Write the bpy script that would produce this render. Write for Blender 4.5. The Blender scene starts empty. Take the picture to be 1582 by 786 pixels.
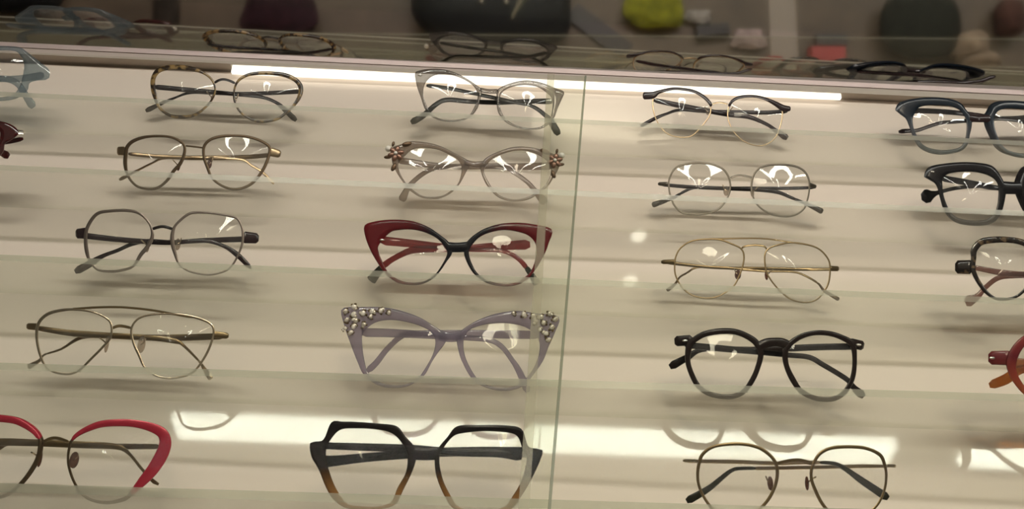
import bpy, math, random
from mathutils import Vector, Matrix
random.seed(7)
sc = bpy.context.scene
col = sc.collection
V = Vector
# ------------------------------------------------------------------ camera
FW, FH, F = 1582, 786, 1250.0
W2C = Matrix(((0.9991207063, -0.0292829352, 0.0300053970),
              (-0.0395669746, -0.4218651907, 0.9057947976),
              (-0.0138660979, -0.9061855608, -0.4226528845)))
C2W = W2C.transposed()
CAM = V((0.0143546, -0.6395102, 1.763 - 0.4631754))
cd = bpy.data.cameras.new('camera'); cam = bpy.data.objects.new('camera', cd); col.objects.link(cam)
cd.sensor_fit = 'HORIZONTAL'; cd.sensor_width = 36.0; cd.lens = 36.0 * F / FW
cd.clip_start = 0.02; cd.clip_end = 50
cam.matrix_world = Matrix.Translation(CAM) @ C2W.to_4x4()
sc.camera = cam

def ray(x, y):                       # direction of sight through one photo pixel
    return (C2W @ V(((x - FW / 2) / F, -(y - FH / 2) / F, -1.0))).normalized()
def hit(x, y, p, n):                 # where that sight line meets the plane through p with normal n
    d = ray(x, y)
    return CAM + d * ((p - CAM).dot(n) / d.dot(n))

# ------------------------------------------------------------------ materials
def nt(name):
    m = bpy.data.materials.new(name); m.use_nodes = True
    t = m.node_tree; t.nodes.clear()
    o = t.nodes.new('ShaderNodeOutputMaterial')
    return m, t, o
def N(t, typ, **kw):
    n = t.nodes.new(typ)
    for k, v in kw.items():
        if k in n.inputs: n.inputs[k].default_value = v
        else: setattr(n, k, v)
    return n
def pbr(name, c, rough=.4, metal=0.0, spec=.5, noise=0.0, nscale=60.0, c2=None, coat=0.0):
    m, t, o = nt(name)
    b = N(t, 'ShaderNodeBsdfPrincipled'); b.inputs['Base Color'].default_value = (*c, 1)
    b.inputs['Roughness'].default_value = rough; b.inputs['Metallic'].default_value = metal
    b.inputs['Specular IOR Level'].default_value = spec; b.inputs['Coat Weight'].default_value = coat
    if noise or c2:
        tc = N(t, 'ShaderNodeTexCoord'); nz = N(t, 'ShaderNodeTexNoise'); nz.inputs['Scale'].default_value = nscale
        t.links.new(tc.outputs['Object'], nz.inputs['Vector'])
        cr = N(t, 'ShaderNodeValToRGB')
        a = c2 if c2 else tuple(x * (1 - noise) for x in c)
        cr.color_ramp.elements[0].position = .35; cr.color_ramp.elements[1].position = .65
        cr.color_ramp.elements[0].color = (*a, 1); cr.color_ramp.elements[1].color = (*c, 1)
        t.links.new(nz.outputs['Fac'], cr.inputs['Fac']); t.links.new(cr.outputs['Color'], b.inputs['Base Color'])
    t.links.new(b.outputs[0], o.inputs[0])
    return m
def tortoise(name, dark, light, scale=160, thr=(.46, .6)):
    m, t, o = nt(name)
    b = N(t, 'ShaderNodeBsdfPrincipled'); b.inputs['Roughness'].default_value = .15
    tc = N(t, 'ShaderNodeTexCoord'); nz = N(t, 'ShaderNodeTexNoise')
    nz.inputs['Scale'].default_value = scale; nz.inputs['Detail'].default_value = 1.5
    cr = N(t, 'ShaderNodeValToRGB')
    cr.color_ramp.elements[0].position, cr.color_ramp.elements[1].position = thr
    cr.color_ramp.elements[0].color = (*dark, 1); cr.color_ramp.elements[1].color = (*light, 1)
    t.links.new(tc.outputs['Object'], nz.inputs['Vector']); t.links.new(nz.outputs['Fac'], cr.inputs['Fac'])
    t.links.new(cr.outputs['Color'], b.inputs['Base Color']); t.links.new(b.outputs[0], o.inputs[0])
    return m
def gradient(name, axis, stops, rough=.18, absolute=False, alpha=None):
    """acetate dyed in a gradient along one object axis; stops = [(metres, colour)], alpha = see-through share per stop"""
    m, t, o = nt(name)
    b = N(t, 'ShaderNodeBsdfPrincipled'); b.inputs['Roughness'].default_value = rough; b.inputs['Specular IOR Level'].default_value = .25
    tc = N(t, 'ShaderNodeTexCoord'); sp = N(t, 'ShaderNodeSeparateXYZ')
    t.links.new(tc.outputs['Object'], sp.inputs[0])
    src = sp.outputs['XYZ'.index(axis)]
    if absolute:
        ab = N(t, 'ShaderNodeMath', operation='ABSOLUTE'); t.links.new(src, ab.inputs[0]); src = ab.outputs[0]
    mr = N(t, 'ShaderNodeMapRange'); lo, hi = stops[0][0], stops[-1][0]
    mr.inputs['From Min'].default_value = lo; mr.inputs['From Max'].default_value = hi
    t.links.new(src, mr.inputs['Value'])
    def ramp(vals):
        cr = N(t, 'ShaderNodeValToRGB'); e = cr.color_ramp.elements
        while len(e) < len(stops): e.new(.5)
        for k, (s, v) in enumerate(zip(stops, vals)):
            e[k].position = (s[0] - lo) / (hi - lo); e[k].color = v
        t.links.new(mr.outputs['Result'], cr.inputs['Fac']); return cr
    cr = ramp([(*s[1], 1) for s in stops])
    t.links.new(cr.outputs['Color'], b.inputs['Base Color'])
    if alpha:
        ca = ramp([(a, a, a, 1) for a in alpha])
        tr = N(t, 'ShaderNodeBsdfTransparent'); mx = N(t, 'ShaderNodeMixShader')
        t.links.new(cr.outputs['Color'], tr.inputs['Color'])
        t.links.new(ca.outputs['Color'], mx.inputs['Fac'])
        t.links.new(b.outputs[0], mx.inputs[1]); t.links.new(tr.outputs[0], mx.inputs[2])
        t.links.new(mx.outputs[0], o.inputs[0])
    else:
        t.links.new(b.outputs[0], o.inputs[0])
    return m
def clear(name, tint, haze=0.0, hazecol=(.8, .8, .75), ior=1.5, rough=0.0, fres=1.0, edge=0.0):
    """a clear sheet: Fresnel gloss over tinted transparency, with an optional hazy diffuse share"""
    m, t, o = nt(name)
    tr = N(t, 'ShaderNodeBsdfTransparent'); tr.inputs['Color'].default_value = (*tint, 1)
    gl = N(t, 'ShaderNodeBsdfGlossy'); gl.inputs['Roughness'].default_value = rough
    fr = N(t, 'ShaderNodeFresnel'); fr.inputs['IOR'].default_value = ior
    base = tr.outputs[0]
    if edge:  # grazing faces tinted darker, standing in for dark refraction outlines
        lw = N(t, 'ShaderNodeLayerWeight'); lw.inputs['Blend'].default_value = .35
        mc = N(t, 'ShaderNodeMix', data_type='RGBA'); mc.inputs[6].default_value = (*tint, 1)
        mc.inputs[7].default_value = tuple(x * (1 - edge) for x in tint) + (1,)
        t.links.new(lw.outputs['Facing'], mc.inputs[0]); t.links.new(mc.outputs[2], tr.inputs['Color'])
    if haze:
        di = N(t, 'ShaderNodeBsdfDiffuse'); di.inputs['Color'].default_value = (*hazecol, 1)
        tl = N(t, 'ShaderNodeBsdfTranslucent'); tl.inputs['Color'].default_value = (*hazecol, 1)
        m2 = N(t, 'ShaderNodeMixShader'); m2.inputs[0].default_value = .5
        t.links.new(di.outputs[0], m2.inputs[1]); t.links.new(tl.outputs[0], m2.inputs[2])
        mh = N(t, 'ShaderNodeMixShader'); mh.inputs[0].default_value = haze
        t.links.new(base, mh.inputs[1]); t.links.new(m2.outputs[0], mh.inputs[2]); base = mh.outputs[0]
    mu = N(t, 'ShaderNodeMath', operation='MULTIPLY'); mu.inputs[1].default_value = fres
    ge = N(t, 'ShaderNodeNewGeometry'); fb = N(t, 'ShaderNodeMath', operation='SUBTRACT'); fb.inputs[0].default_value = 1.0
    t.links.new(ge.outputs['Backfacing'], fb.inputs[1])
    f2 = N(t, 'ShaderNodeMath', operation='MULTIPLY'); t.links.new(fr.outputs[0], f2.inputs[0]); t.links.new(fb.outputs[0], f2.inputs[1])
    t.links.new(f2.outputs[0], mu.inputs[0])
    mx = N(t, 'ShaderNodeMixShader'); t.links.new(mu.outputs[0], mx.inputs[0])
    t.links.new(base, mx.inputs[1]); t.links.new(gl.outputs[0], mx.inputs[2]); t.links.new(mx.outputs[0], o.inputs[0])
    return m
def emit(name, c, s):
    m, t, o = nt(name); e = N(t, 'ShaderNodeEmission')
    e.inputs['Color'].default_value = (*c, 1); e.inputs['Strength'].default_value = s
    t.links.new(e.outputs[0], o.inputs[0]); return m

M = dict(
    lens=clear('lens_plastic', (.975, .975, .97), .02, (.9, .88, .9), 1.40),
    shelf=clear('shelf_glass', (.96, .967, .945), .045, (.68, .66, .56), 1.45),
    shelf_edge=clear('polished_glass_edge', (.84, .87, .81), .40, (.74, .72, .62), 1.3, .2),  # pale diffuse share stands in for reflections inside the glass edge
    door=clear('door_glass', (.955, .97, .945), .006, (.72, .74, .66), 1.45, 0, .015),
    door_edge=clear('door_glass_edge', (.72, .75, .67), .38, (.45, .47, .38), 1.3, .2, .3),
    seal=clear('clear_edge_seal', (.96, .95, .92), .25, (.74, .68, .58), 1.3, .2, .3),
    panel=pbr('warm_white_laminate', (.80, .687, .592), .045, 0, .3),
    trim_dark=pbr('bronze_anodised_trim', (.12, .095, .082), .45, .3),
    trim_pink=pbr('rose_aluminium', (.50, .41, .37), .4, .3),
    soffit=pbr('tan_soffit', (.46, .39, .325), .5),
    white=pbr('white_paint', (.80, .76, .69), .5),
    led=emit('led_diffuser', (1, .90, .80), 1.8),
    tube=emit('fluorescent_tube', (1, .96, .92), 40),
    spot=emit('spot_lens', (1, .93, .82), 25),
    black=pbr('black_acetate', (.006, .005, .007), .2, 0, .22),
    dkbrown=pbr('dark_brown_acetate', (.013, .007, .006), .2, 0, .22),
    plum=pbr('plum_brown_acetate', (.022, .010, .012), .18, 0, .3),
    brownmetal=pbr('brown_metal', (.10, .065, .035), .35, .7),
    gunmetal=pbr('gunmetal', (.13, .11, .085), .35, .85),
    greymetal=pbr('grey_bronze_metal', (.24, .19, .165), .32, .8),
    gold=pbr('gold_metal', (.44, .32, .19), .28, .95),
    palegold=pbr('pale_gold_metal', (.60, .50, .37), .22, .95),
    antgold=pbr('antique_gold_metal', (.25, .175, .09), .3, .9),
    olive=pbr('olive_black_acetate', (.016, .015, .008), .25, 0, .25),
    silver=pbr('silver_metal', (.75, .72, .68), .2, 1.0),
    tort=tortoise('tortoiseshell', (.028, .014, .006), (.30, .19, .07)),
    dktort=tortoise('dark_tortoiseshell', (.012, .007, .006), (.12, .075, .04), 200, (.55, .68)),
    crystal=clear('crystal_acetate', (.64, .62, .60), .18, (.15, .145, .14), 1.5, .05, 1.0, .92),
    smoke=clear('smoke_acetate', (.30, .30, .29), .28, (.10, .10, .09), 1.5, .05),
    bluecrystal=clear('blue_crystal_acetate', (.70, .77, .81), .2, (.38, .44, .47), 1.5, .05, 1.0, .6),
    beige=clear('beige_acetate', (.68, .61, .55), .4, (.42, .36, .31), 1.5, .08, 1.0, .5),
    lilac=clear('lilac_acetate', (.72, .67, .76), .38, (.44, .40, .47), 1.5, .08, 1.0, .5),
    pinkacet=clear('pink_brown_acetate', (.60, .40, .35), .45, (.28, .16, .14), 1.5, .08),
    ruby=clear('ruby_acetate', (.35, .03, .03), .65, (.10, .006, .008), 1.5, .08),
    redtemple=clear('clear_red_acetate', (.62, .14, .13), .45, (.30, .035, .035), 1.5, .08),
    amber=clear('amber_acetate', (.75, .42, .18), .4, (.40, .19, .07), 1.5, .08),
    redpaint=pbr('red_enamel', (.42, .022, .045), .25, .25),
    pad=clear('nose_pad_silicone', (.78, .72, .66), .25, (.5, .43, .36), 1.4, .1),
    padbrown=clear('brown_nose_pad', (.45, .30, .24), .5, (.20, .10, .07), 1.4, .1),
    bronze=pbr('bronze_leaf', (.13, .075, .04), .4, .6),
    petal=pbr('rose_gold_petal', (.19, .095, .062), .3, .5),
    pearl=pbr('pearl', (.85, .80, .72), .15),
    stone=pbr('pale_stone', (.80, .72, .64), .12, .15),
    gem=pbr('crystal_stones', (.72, .63, .53), .2, .3, .5, .35, 900),
    catred=gradient('red_to_black_acetate', 'X', [(0, (.006, .006, .010)), (.022, (.007, .006, .010)), (.042, (.095, .005, .008)), (.075, (.125, .006, .010))], absolute=True),
    brownfade=gradient('black_to_amber_acetate', 'Z', [(0, (.36, .18, .06)), (.012, (.24, .11, .035)), (.026, (.018, .011, .008)), (.06, (.006, .005, .006))]),
    bluefade=gradient('navy_to_grey_acetate', 'Z', [(0, (.09, .11, .115)), (.022, (.07, .075, .09)), (.036, (.02, .03, .045)), (.048, (.004, .010, .020))], alpha=[.25, .2, .08, 0]),
    redfade=gradient('red_to_orange_acetate', 'Z', [(0, (.42, .12, .04)), (.018, (.30, .05, .03)), (.032, (.12, .012, .018)), (.055, (.40, .06, .05))], alpha=[.35, .25, .05, .3]),
)

# ------------------------------------------------------------------ mesh helpers
class MB:
    def __init__(s): s.v = []; s.f = []; s.mi = []
    def add(s, vs, fs, mi=0):
        b = len(s.v); s.v += [V(p) for p in vs]
        for f in fs: s.f.append([b + i for i in f]); s.mi.append(mi)
    def grid(s, rings, cu=True, cv=True, mi=0, caps=False):      # rings of equal length; cu joins within a ring, cv joins last to first
        n = len(rings[0]); m = len(rings); vs = [p for r in rings for p in r]; fs = []
        for i in range(m if cv else m - 1):
            j = (i + 1) % m
            for k in range(n if cu else n - 1):
                l = (k + 1) % n
                fs.append((i * n + k, i * n + l, j * n + l, j * n + k))
        if caps and not cv:
            fs.append(tuple(range(n))[::-1]); fs.append(tuple((m - 1) * n + k for k in range(n)))
        s.add(vs, fs, mi)
    def box(s, lo, hi, mi=0):
        x0, y0, z0 = lo; x1, y1, z1 = hi
        s.hexa([(x0, y0, z0), (x1, y0, z0), (x1, y1, z0), (x0, y1, z0), (x0, y0, z1), (x1, y0, z1), (x1, y1, z1), (x0, y1, z1)], mi)
    def hexa(s, p, mi=0, mis=None):
        fs = [(0, 3, 2, 1), (4, 5, 6, 7), (0, 1, 5, 4), (1, 2, 6, 5), (2, 3, 7, 6), (3, 0, 4, 7)]
        b = len(s.v); s.v += [V(q) for q in p]
        for k, f in enumerate(fs): s.f.append([b + i for i in f]); s.mi.append(mis[k] if mis else mi)
    def ball(s, c, r, axes=None, nu=14, nv=8, mi=0):
        c = V(c); ax = axes or (V((1, 0, 0)), V((0, 1, 0)), V((0, 0, 1)))
        rr = r if isinstance(r, (tuple, list)) else (r, r, r)
        rings = []
        for i in range(nv + 1):
            t = math.pi * (i + .02) / (nv + .04)
            rings.append([c + ax[0] * (rr[0] * math.sin(t) * math.cos(2 * math.pi * k / nu)) + ax[1] * (rr[1] * math.sin(t) * math.sin(2 * math.pi * k / nu)) + ax[2] * (rr[2] * math.cos(t)) for k in range(nu)])
        s.grid(rings, True, False, mi, True)
    def build(s, name, mats, parent=None, loc=V((0, 0, 0)), smooth=True, angle=40):
        me = bpy.data.meshes.new(name)
        me.from_pydata([tuple(p - loc) for p in s.v], [], s.f)
        for m in (mats if isinstance(mats, (list, tuple)) else [mats]): me.materials.append(m)
        me.polygons.foreach_set('material_index', s.mi)
        import bmesh
        bm = bmesh.new(); bm.from_mesh(me); bmesh.ops.recalc_face_normals(bm, faces=bm.faces)
        ca = math.radians(angle)
        for e in bm.edges:
            if len(e.link_faces) == 2: e.smooth = e.calc_face_angle(0) < ca
        bm.to_mesh(me); bm.free()
        if smooth: me.polygons.foreach_set('use_smooth', [True] * len(me.polygons))
        o = bpy.data.objects.new(name, me); col.objects.link(o)
        if parent: o.parent = parent
        else: o.location = loc
        return o
def tag(o, label=None, cat=None, group=None, kind=None):
    if label: o['label'] = label
    if cat: o['category'] = cat
    if group: o['group'] = group
    if kind: o['kind'] = kind
    return o
def empty(name, loc):
    o = bpy.data.objects.new(name, None); col.objects.link(o); o.location = loc; o.empty_display_size = .02
    return o
def spline(pts, closed, n):
    """Catmull-Rom through pts (tuples of any length), n samples evenly spread by chord"""
    P = [list(p) for p in pts]; m = len(P)
    segs = m if closed else m - 1
    def g(i): return P[i % m] if closed else P[max(0, min(m - 1, i))]
    dense = []
    for i in range(segs):
        p0, p1, p2, p3 = g(i - 1), g(i), g(i + 1), g(i + 2)
        for k in range(12):
            t = k / 12
            dense.append([.5 * (2 * b + (c - a) * t + (2 * a - 5 * b + 4 * c - d) * t * t + (3 * b - a - 3 * c + d) * t ** 3) for a, b, c, d in zip(p0, p1, p2, p3)])
    if not closed: dense.append(list(P[-1]))
    L = [0]
    D = dense + ([dense[0]] if closed else [])
    for a, b in zip(D, D[1:]): L.append(L[-1] + math.hypot(a[0] - b[0], a[1] - b[1]))
    out = []; j = 0
    cnt = n if closed else n - 1
    for k in range(n):
        s = L[-1] * k / cnt
        while j < len(L) - 2 and L[j + 1] < s: j += 1
        t = (s - L[j]) / max(1e-9, L[j + 1] - L[j])
        out.append([a + (b - a) * t for a, b in zip(D[j], D[j + 1])])
    return out
def polar(pts, c, n):
    """closed outline resampled at n equal angles about c"""
    D = spline(pts, True, 260)
    A = sorted((math.atan2(p[1] - c[1], p[0] - c[0]), math.hypot(p[0] - c[0], p[1] - c[1])) for p in D)
    A = [(A[-1][0] - 2 * math.pi, A[-1][1])] + A + [(A[0][0] + 2 * math.pi, A[0][1])]
    out = []; j = 0
    for k in range(n):
        a = -math.pi + 2 * math.pi * k / n
        while j < len(A) - 2 and A[j + 1][0] < a: j += 1
        t = (a - A[j][0]) / max(1e-9, A[j + 1][0] - A[j][0]); t = min(1, max(0, t))
        r = A[j][1] + (A[j + 1][1] - A[j][1]) * t
        out.append((c[0] + r * math.cos(a), c[1] + r * math.sin(a)))
    return out
def rim_width(pts, n):
    """closed centre line with widths -> inner and outer outlines"""
    D = spline(pts, True, n); inn, out = [], []
    area = sum(D[i - 1][0] * D[i][1] - D[i][0] * D[i - 1][1] for i in range(n))
    sg = 1 if area > 0 else -1
    for i in range(n):
        a, b = D[i - 1], D[(i + 1) % n]; tx, ty = b[0] - a[0], b[1] - a[1]; l = math.hypot(tx, ty) or 1
        nx, ny = sg * ty / l, -sg * tx / l; w = D[i][2] / 2
        out.append((D[i][0] + nx * w, D[i][1] + ny * w)); inn.append((D[i][0] - nx * w, D[i][1] - ny * w))
    return inn, out

# ------------------------------------------------------------------ rows of the display
ORG = V((0, 0, 1.763)); LEAN = math.radians(15.816)
ROWN = V((0, -math.cos(LEAN), math.sin(LEAN)))
TILT = math.radians(10)
U = V((1, 0, 0)); VV = V((0, -math.sin(TILT), math.cos(TILT))); WW = V((0, -math.cos(TILT), -math.sin(TILT)))
BOW = 1.0

class Pair:
    """one pair of glasses: sights its traced points onto its own bowed front plane"""
    def __init__(s, crop, axis):
        s.crop = crop; s.shift = 0.0; s.bx, s.by = s.px(axis)
        s.base = hit(s.bx, s.by, ORG, ROWN)
    def px(s, p): return s.crop[0] + p[0] / s.crop[2], s.crop[1] + p[1] / s.crop[2]
    @property
    def o(s): return s.base + ray(s.bx, s.by) * s.shift
    def pt(s, p, d=0.0, px=None):            # d metres behind (-) or before (+) the front surface
        x, y = px or s.px(p); o = s.o; w = d
        for _ in range(4):
            q = hit(x, y, o + WW * w, WW); u = (q - o).x
            w = d - BOW * u * u
        return q
    def local(s, q): r = q - s.o; return V((r.dot(U), r.dot(VV), r.dot(WW)))
    def world(s, l): return s.o + U * l[0] + VV * l[1] + WW * l[2]
    def flip(s, q): l = s.local(q); return s.world((-l[0], l[1], l[2]))
    def m_per(s): return (s.o - CAM).length / F / s.crop[2] * 1.0

SHELF_PX = [((240, 153), (1400, 209)), ((230, 265), (1500, 322)), ((0, 393), (1400, 453)), ((0, 560), (1582, 609)), ((0, 746), (1420, 788.5))]
SPECS = []
def G(**k): SPECS.append(k)
# ---- the glasses, row by row: traced outlines (crop pixels) sighted onto each pair's own front plane
G(name='geometric_glasses', row=0, crop=(0, 0, 1.0), axis=(-42, 114), mirror=True, front='bluecrystal', h=.0024, tt=.0035,
  label='pale blue crystal angular glasses at the left end of the top shelf',
  Ri=[(-28, 86), (-22, 80), (0, 78), (22, 79), (30, 84), (37, 98), (35, 118), (30, 134), (20, 146), (2, 150), (-14, 147), (-26, 136), (-32, 118), (-32, 100)],
  Ro=[(-38, 84), (-30, 74), (0, 71), (30, 73), (44, 82), (66, 99), (76, 108), (75, 122), (60, 124), (46, 128), (42, 140), (26, 152), (2, 156), (-18, 153), (-32, 141), (-39, 120), (-40, 100)], Rc=(2, 112),
  bridge=[(-54, 104, 12), (-42, 102, 13), (-30, 106, 12)],
  TL=[(-155, 112, 11), (-90, 118, 11), (-20, 122, 10), (10, 122, 10), (28, 130, 10), (40, 148, 11), (52, 166, 14)],
  TR=[(68, 116, 12), (20, 122, 10), (-60, 120, 9), (-100, 120, 9), (-120, 130, 10), (-132, 150, 13)])
G(name='oval_glasses', row=0, crop=(210, 90, 5.65), axis=(770, 200), front='tort', h=.0019, tt=.0028,
  label='tortoiseshell rounded glasses with a thin dark arched bridge, on the top shelf',
  L=[(148, 240, 42), (155, 165, 42), (200, 105, 45), (300, 78, 40), (410, 80, 40), (520, 100, 34), (610, 140, 22), (668, 195, 20), (692, 270, 16), (670, 350, 18), (600, 435, 20), (500, 500, 28), (390, 512, 32), (290, 495, 28), (210, 435, 26), (165, 330, 38)],
  R=[(862, 260, 18), (900, 190, 24), (980, 145, 28), (1080, 130, 32), (1200, 132, 34), (1310, 150, 38), (1400, 195, 40), (1440, 260, 42), (1425, 340, 36), (1370, 420, 26), (1300, 485, 24), (1220, 535, 24), (1080, 552, 26), (980, 520, 22), (900, 455, 20), (858, 360, 18)],
  bridge=[(685, 215, 22), (725, 192, 22), (765, 184, 22), (815, 195, 22), (865, 218, 22)], bridgemat='dkbrown', bt=.002,
  TL=[(160, 250, 45), (550, 285, 42), (850, 312, 36), (1100, 340, 30), (1230, 390, 30), (1300, 450, 44), (1400, 545, 50)],
  TR=[(1440, 290, 40), (1000, 310, 36), (720, 305, 34), (480, 300, 26), (340, 345, 20), (210, 400, 34), (85, 460, 50)], temple='dkbrown',
  pads=[(665, 345, 26, 50), (865, 362, 26, 50)])
G(name='cat_eye_glasses', row=0, crop=(625, 95, 6.085), axis=(790, 275), front='crystal', h=.0022, tt=.0034,
  label='clear crystal cat-eye glasses with dark olive temples, on the top shelf',
  Li=[(205, 190), (260, 140), (340, 120), (440, 128), (540, 160), (630, 215), (680, 280), (685, 340), (650, 440), (590, 520), (480, 550), (360, 545), (270, 505), (215, 430), (180, 330), (180, 250)],
  Lo=[(98, 110), (140, 85), (240, 68), (370, 75), (490, 110), (600, 170), (680, 225), (725, 265), (715, 350), (680, 450), (600, 535), (480, 565), (350, 560), (255, 520), (190, 445), (150, 330), (115, 230)],
  Ri=[(905, 310), (960, 260), (1050, 230), (1150, 222), (1250, 240), (1330, 290), (1385, 350), (1390, 430), (1370, 520), (1300, 600), (1200, 625), (1080, 610), (980, 560), (920, 490), (895, 400)],
  Ro=[(865, 330), (870, 270), (940, 225), (1050, 190), (1160, 178), (1290, 200), (1420, 250), (1500, 285), (1480, 350), (1440, 440), (1400, 540), (1310, 622), (1200, 642), (1070, 625), (955, 575), (885, 490), (865, 400)],
  bridge=[(705, 265, 45), (790, 280, 42), (880, 280, 45)], temple='olive', rivets=[(145, 130), (1435, 290)],
  TL=[(205, 225, 40), (430, 255, 36), (700, 310, 36), (1000, 375, 36), (1200, 420, 36), (1340, 520, 46), (1380, 570, 66), (1450, 690, 70)],
  TR=[(1390, 375, 60), (1150, 375, 46), (870, 385, 46), (600, 375, 45), (400, 360, 46), (300, 400, 46), (180, 505, 56), (60, 575, 66)])
G(name='browline_glasses', row=0, crop=(980, 125, 6.085), axis=(805, 220), front='gold', h=.0010, tt=.0026,
  label='dark browline glasses with thin gold lower rims, on the top shelf',
  L=[(185, 150, 14), (265, 100, 12), (350, 78, 12), (450, 80, 12), (560, 102, 12), (650, 152, 12), (705, 210, 14), (720, 260, 12), (700, 340, 11), (620, 440, 11), (540, 515, 11), (440, 530, 11), (330, 505, 11), (260, 450, 11), (200, 350, 10), (175, 240, 12)],
  R=[(890, 240, 14), (920, 195, 12), (990, 158, 12), (1110, 147, 12), (1220, 167, 12), (1330, 220, 12), (1385, 275, 14), (1390, 340, 12), (1370, 430, 11), (1320, 540, 11), (1230, 600, 11), (1130, 605, 11), (1020, 560, 11), (930, 470, 11), (885, 370, 11), (878, 300, 12)],
  over=[[(80, 140, 70), (170, 135, 66), (230, 105, 36), (350, 75, 26), (450, 77, 26), (560, 98, 28), (650, 148, 32), (708, 205, 32), (722, 240, 26)],
        [(888, 240, 24), (920, 190, 28), (990, 153, 28), (1110, 144, 26), (1220, 164, 28), (1330, 215, 46), (1400, 255, 60), (1470, 262, 46)]], overmat='plum',
  bridge=[(730, 218, 14), (800, 203, 14), (880, 218, 14)], temple='plum',
  pads=[(690, 290, 34, 66), (880, 295, 34, 66)],
  TL=[(180, 180, 45), (420, 230, 50), (660, 275, 48), (900, 320, 42), (1080, 340, 42), (1250, 410, 34), (1320, 460, 40), (1440, 540, 74)],
  TR=[(1440, 285, 40), (1250, 297, 40), (900, 292, 38), (650, 285, 35), (430, 272, 30), (300, 310, 26), (200, 350, 34), (60, 425, 36)])
G(name='square_glasses', row=0, crop=(1370, 140, 7.146), axis=(1030, 300), mirror=True, front='bluefade', h=.0025, tt=.0036,
  label='dark navy blue glasses fading to grey, at the right end of the top shelf',
  Li=[(310, 250), (350, 190), (430, 165), (560, 165), (700, 175), (800, 215), (860, 290), (880, 380), (875, 480), (850, 570), (790, 630), (650, 655), (500, 640), (400, 595), (345, 520), (300, 420), (285, 320)],
  Lo=[(95, 200), (140, 130), (260, 95), (420, 75), (580, 75), (720, 95), (820, 140), (880, 215), (930, 280), (940, 380), (915, 500), (890, 600), (810, 670), (640, 705), (500, 695), (380, 645), (310, 560), (255, 420), (215, 320), (160, 265), (105, 260)], Lc=(590, 390),
  bridge=[(900, 300, 90), (1030, 310, 80), (1160, 305, 90)], bridgemat='plum', temple='plum',
  TL=[(200, 225, 60), (480, 225, 60), (820, 250, 56), (1200, 300, 50), (1450, 330, 45), (1620, 390, 45), (1760, 480, 50), (1880, 580, 60)],
  TR=[(1860, 235, 60), (1500, 300, 55), (1180, 310, 50), (740, 345, 42), (600, 355, 42), (450, 400, 40), (330, 440, 42), (200, 445, 50), (130, 455, 50)])
G(name='chunky_glasses', row=1, crop=(0, 0, 1.0), axis=(-88, 209), mirror=True, front='ruby', h=.0024, tt=.0035,
  label='dark ruby red glasses cut by the left edge, second shelf from the top',
  Ri=[(-66, 203), (-48, 196), (-20, 195), (-2, 200), (0, 212), (-3, 228), (-14, 239), (-32, 244), (-52, 241), (-64, 231), (-69, 216)],
  Ro=[(-76, 200), (-52, 187), (-20, 185), (5, 188), (22, 195), (29, 206), (18, 216), (8, 222), (5, 235), (-8, 247), (-30, 252), (-55, 249), (-72, 237), (-78, 216)], Rc=(-32, 218),
  bridge=[(-100, 210, 12), (-88, 207, 12), (-76, 210, 12)], ends=[[(24, 204, 8), (38, 205, 7)]], endmat='silver', temple='ruby',
  TL=[(-205, 216, 9), (-120, 219, 9), (-60, 222, 8), (-20, 224, 8), (-4, 232, 9), (14, 242, 14)],
  TR=[(36, 214, 7), (0, 220, 8), (-80, 222, 9), (-140, 222, 9), (-170, 232, 10), (-190, 246, 13)])
G(name='rounded_glasses', row=1, crop=(170, 195, 5.65), axis=(735, 200), front='brownmetal', h=.0012, tt=.0022,
  label='brown metal glasses with gold temples, second shelf, below the tortoiseshell pair',
  L=[(150, 180, 34), (200, 130, 32), (300, 95, 26), (430, 85, 22), (530, 95, 22), (610, 130, 24), (650, 180, 24), (645, 250, 28), (610, 330, 32), (555, 390, 30), (500, 470, 26), (420, 535, 24), (330, 548, 22), (240, 525, 22), (180, 470, 22), (145, 400, 26), (132, 320, 36), (138, 240, 36)],
  R=[(820, 180, 26), (870, 120, 26), (960, 90, 26), (1080, 82, 22), (1200, 92, 24), (1310, 125, 24), (1390, 180, 26), (1385, 260, 28), (1340, 370, 28), (1260, 480, 26), (1170, 535, 24), (1070, 548, 22), (970, 515, 22), (890, 450, 22), (850, 360, 26), (820, 270, 24)],
  bridge=[(660, 170, 16), (735, 178, 16), (815, 188, 16)], ends=[[(135, 215, 80), (60, 215, 74)], [(1390, 220, 80), (1490, 245, 66)]], endmat='gold',
  temple='gold', pads=[(600, 350, 40, 80), (868, 330, 40, 80)], padmat='padbrown',
  TL=[(160, 240, 34), (400, 262, 36), (700, 275, 38), (900, 280, 34), (1150, 290, 22), (1230, 340, 20), (1330, 400, 24), (1430, 505, 26)],
  TR=[(1400, 250, 40), (1200, 268, 40), (900, 272, 36), (650, 272, 30), (460, 280, 22), (370, 320, 18), (250, 380, 20), (80, 468, 36)])
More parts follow.
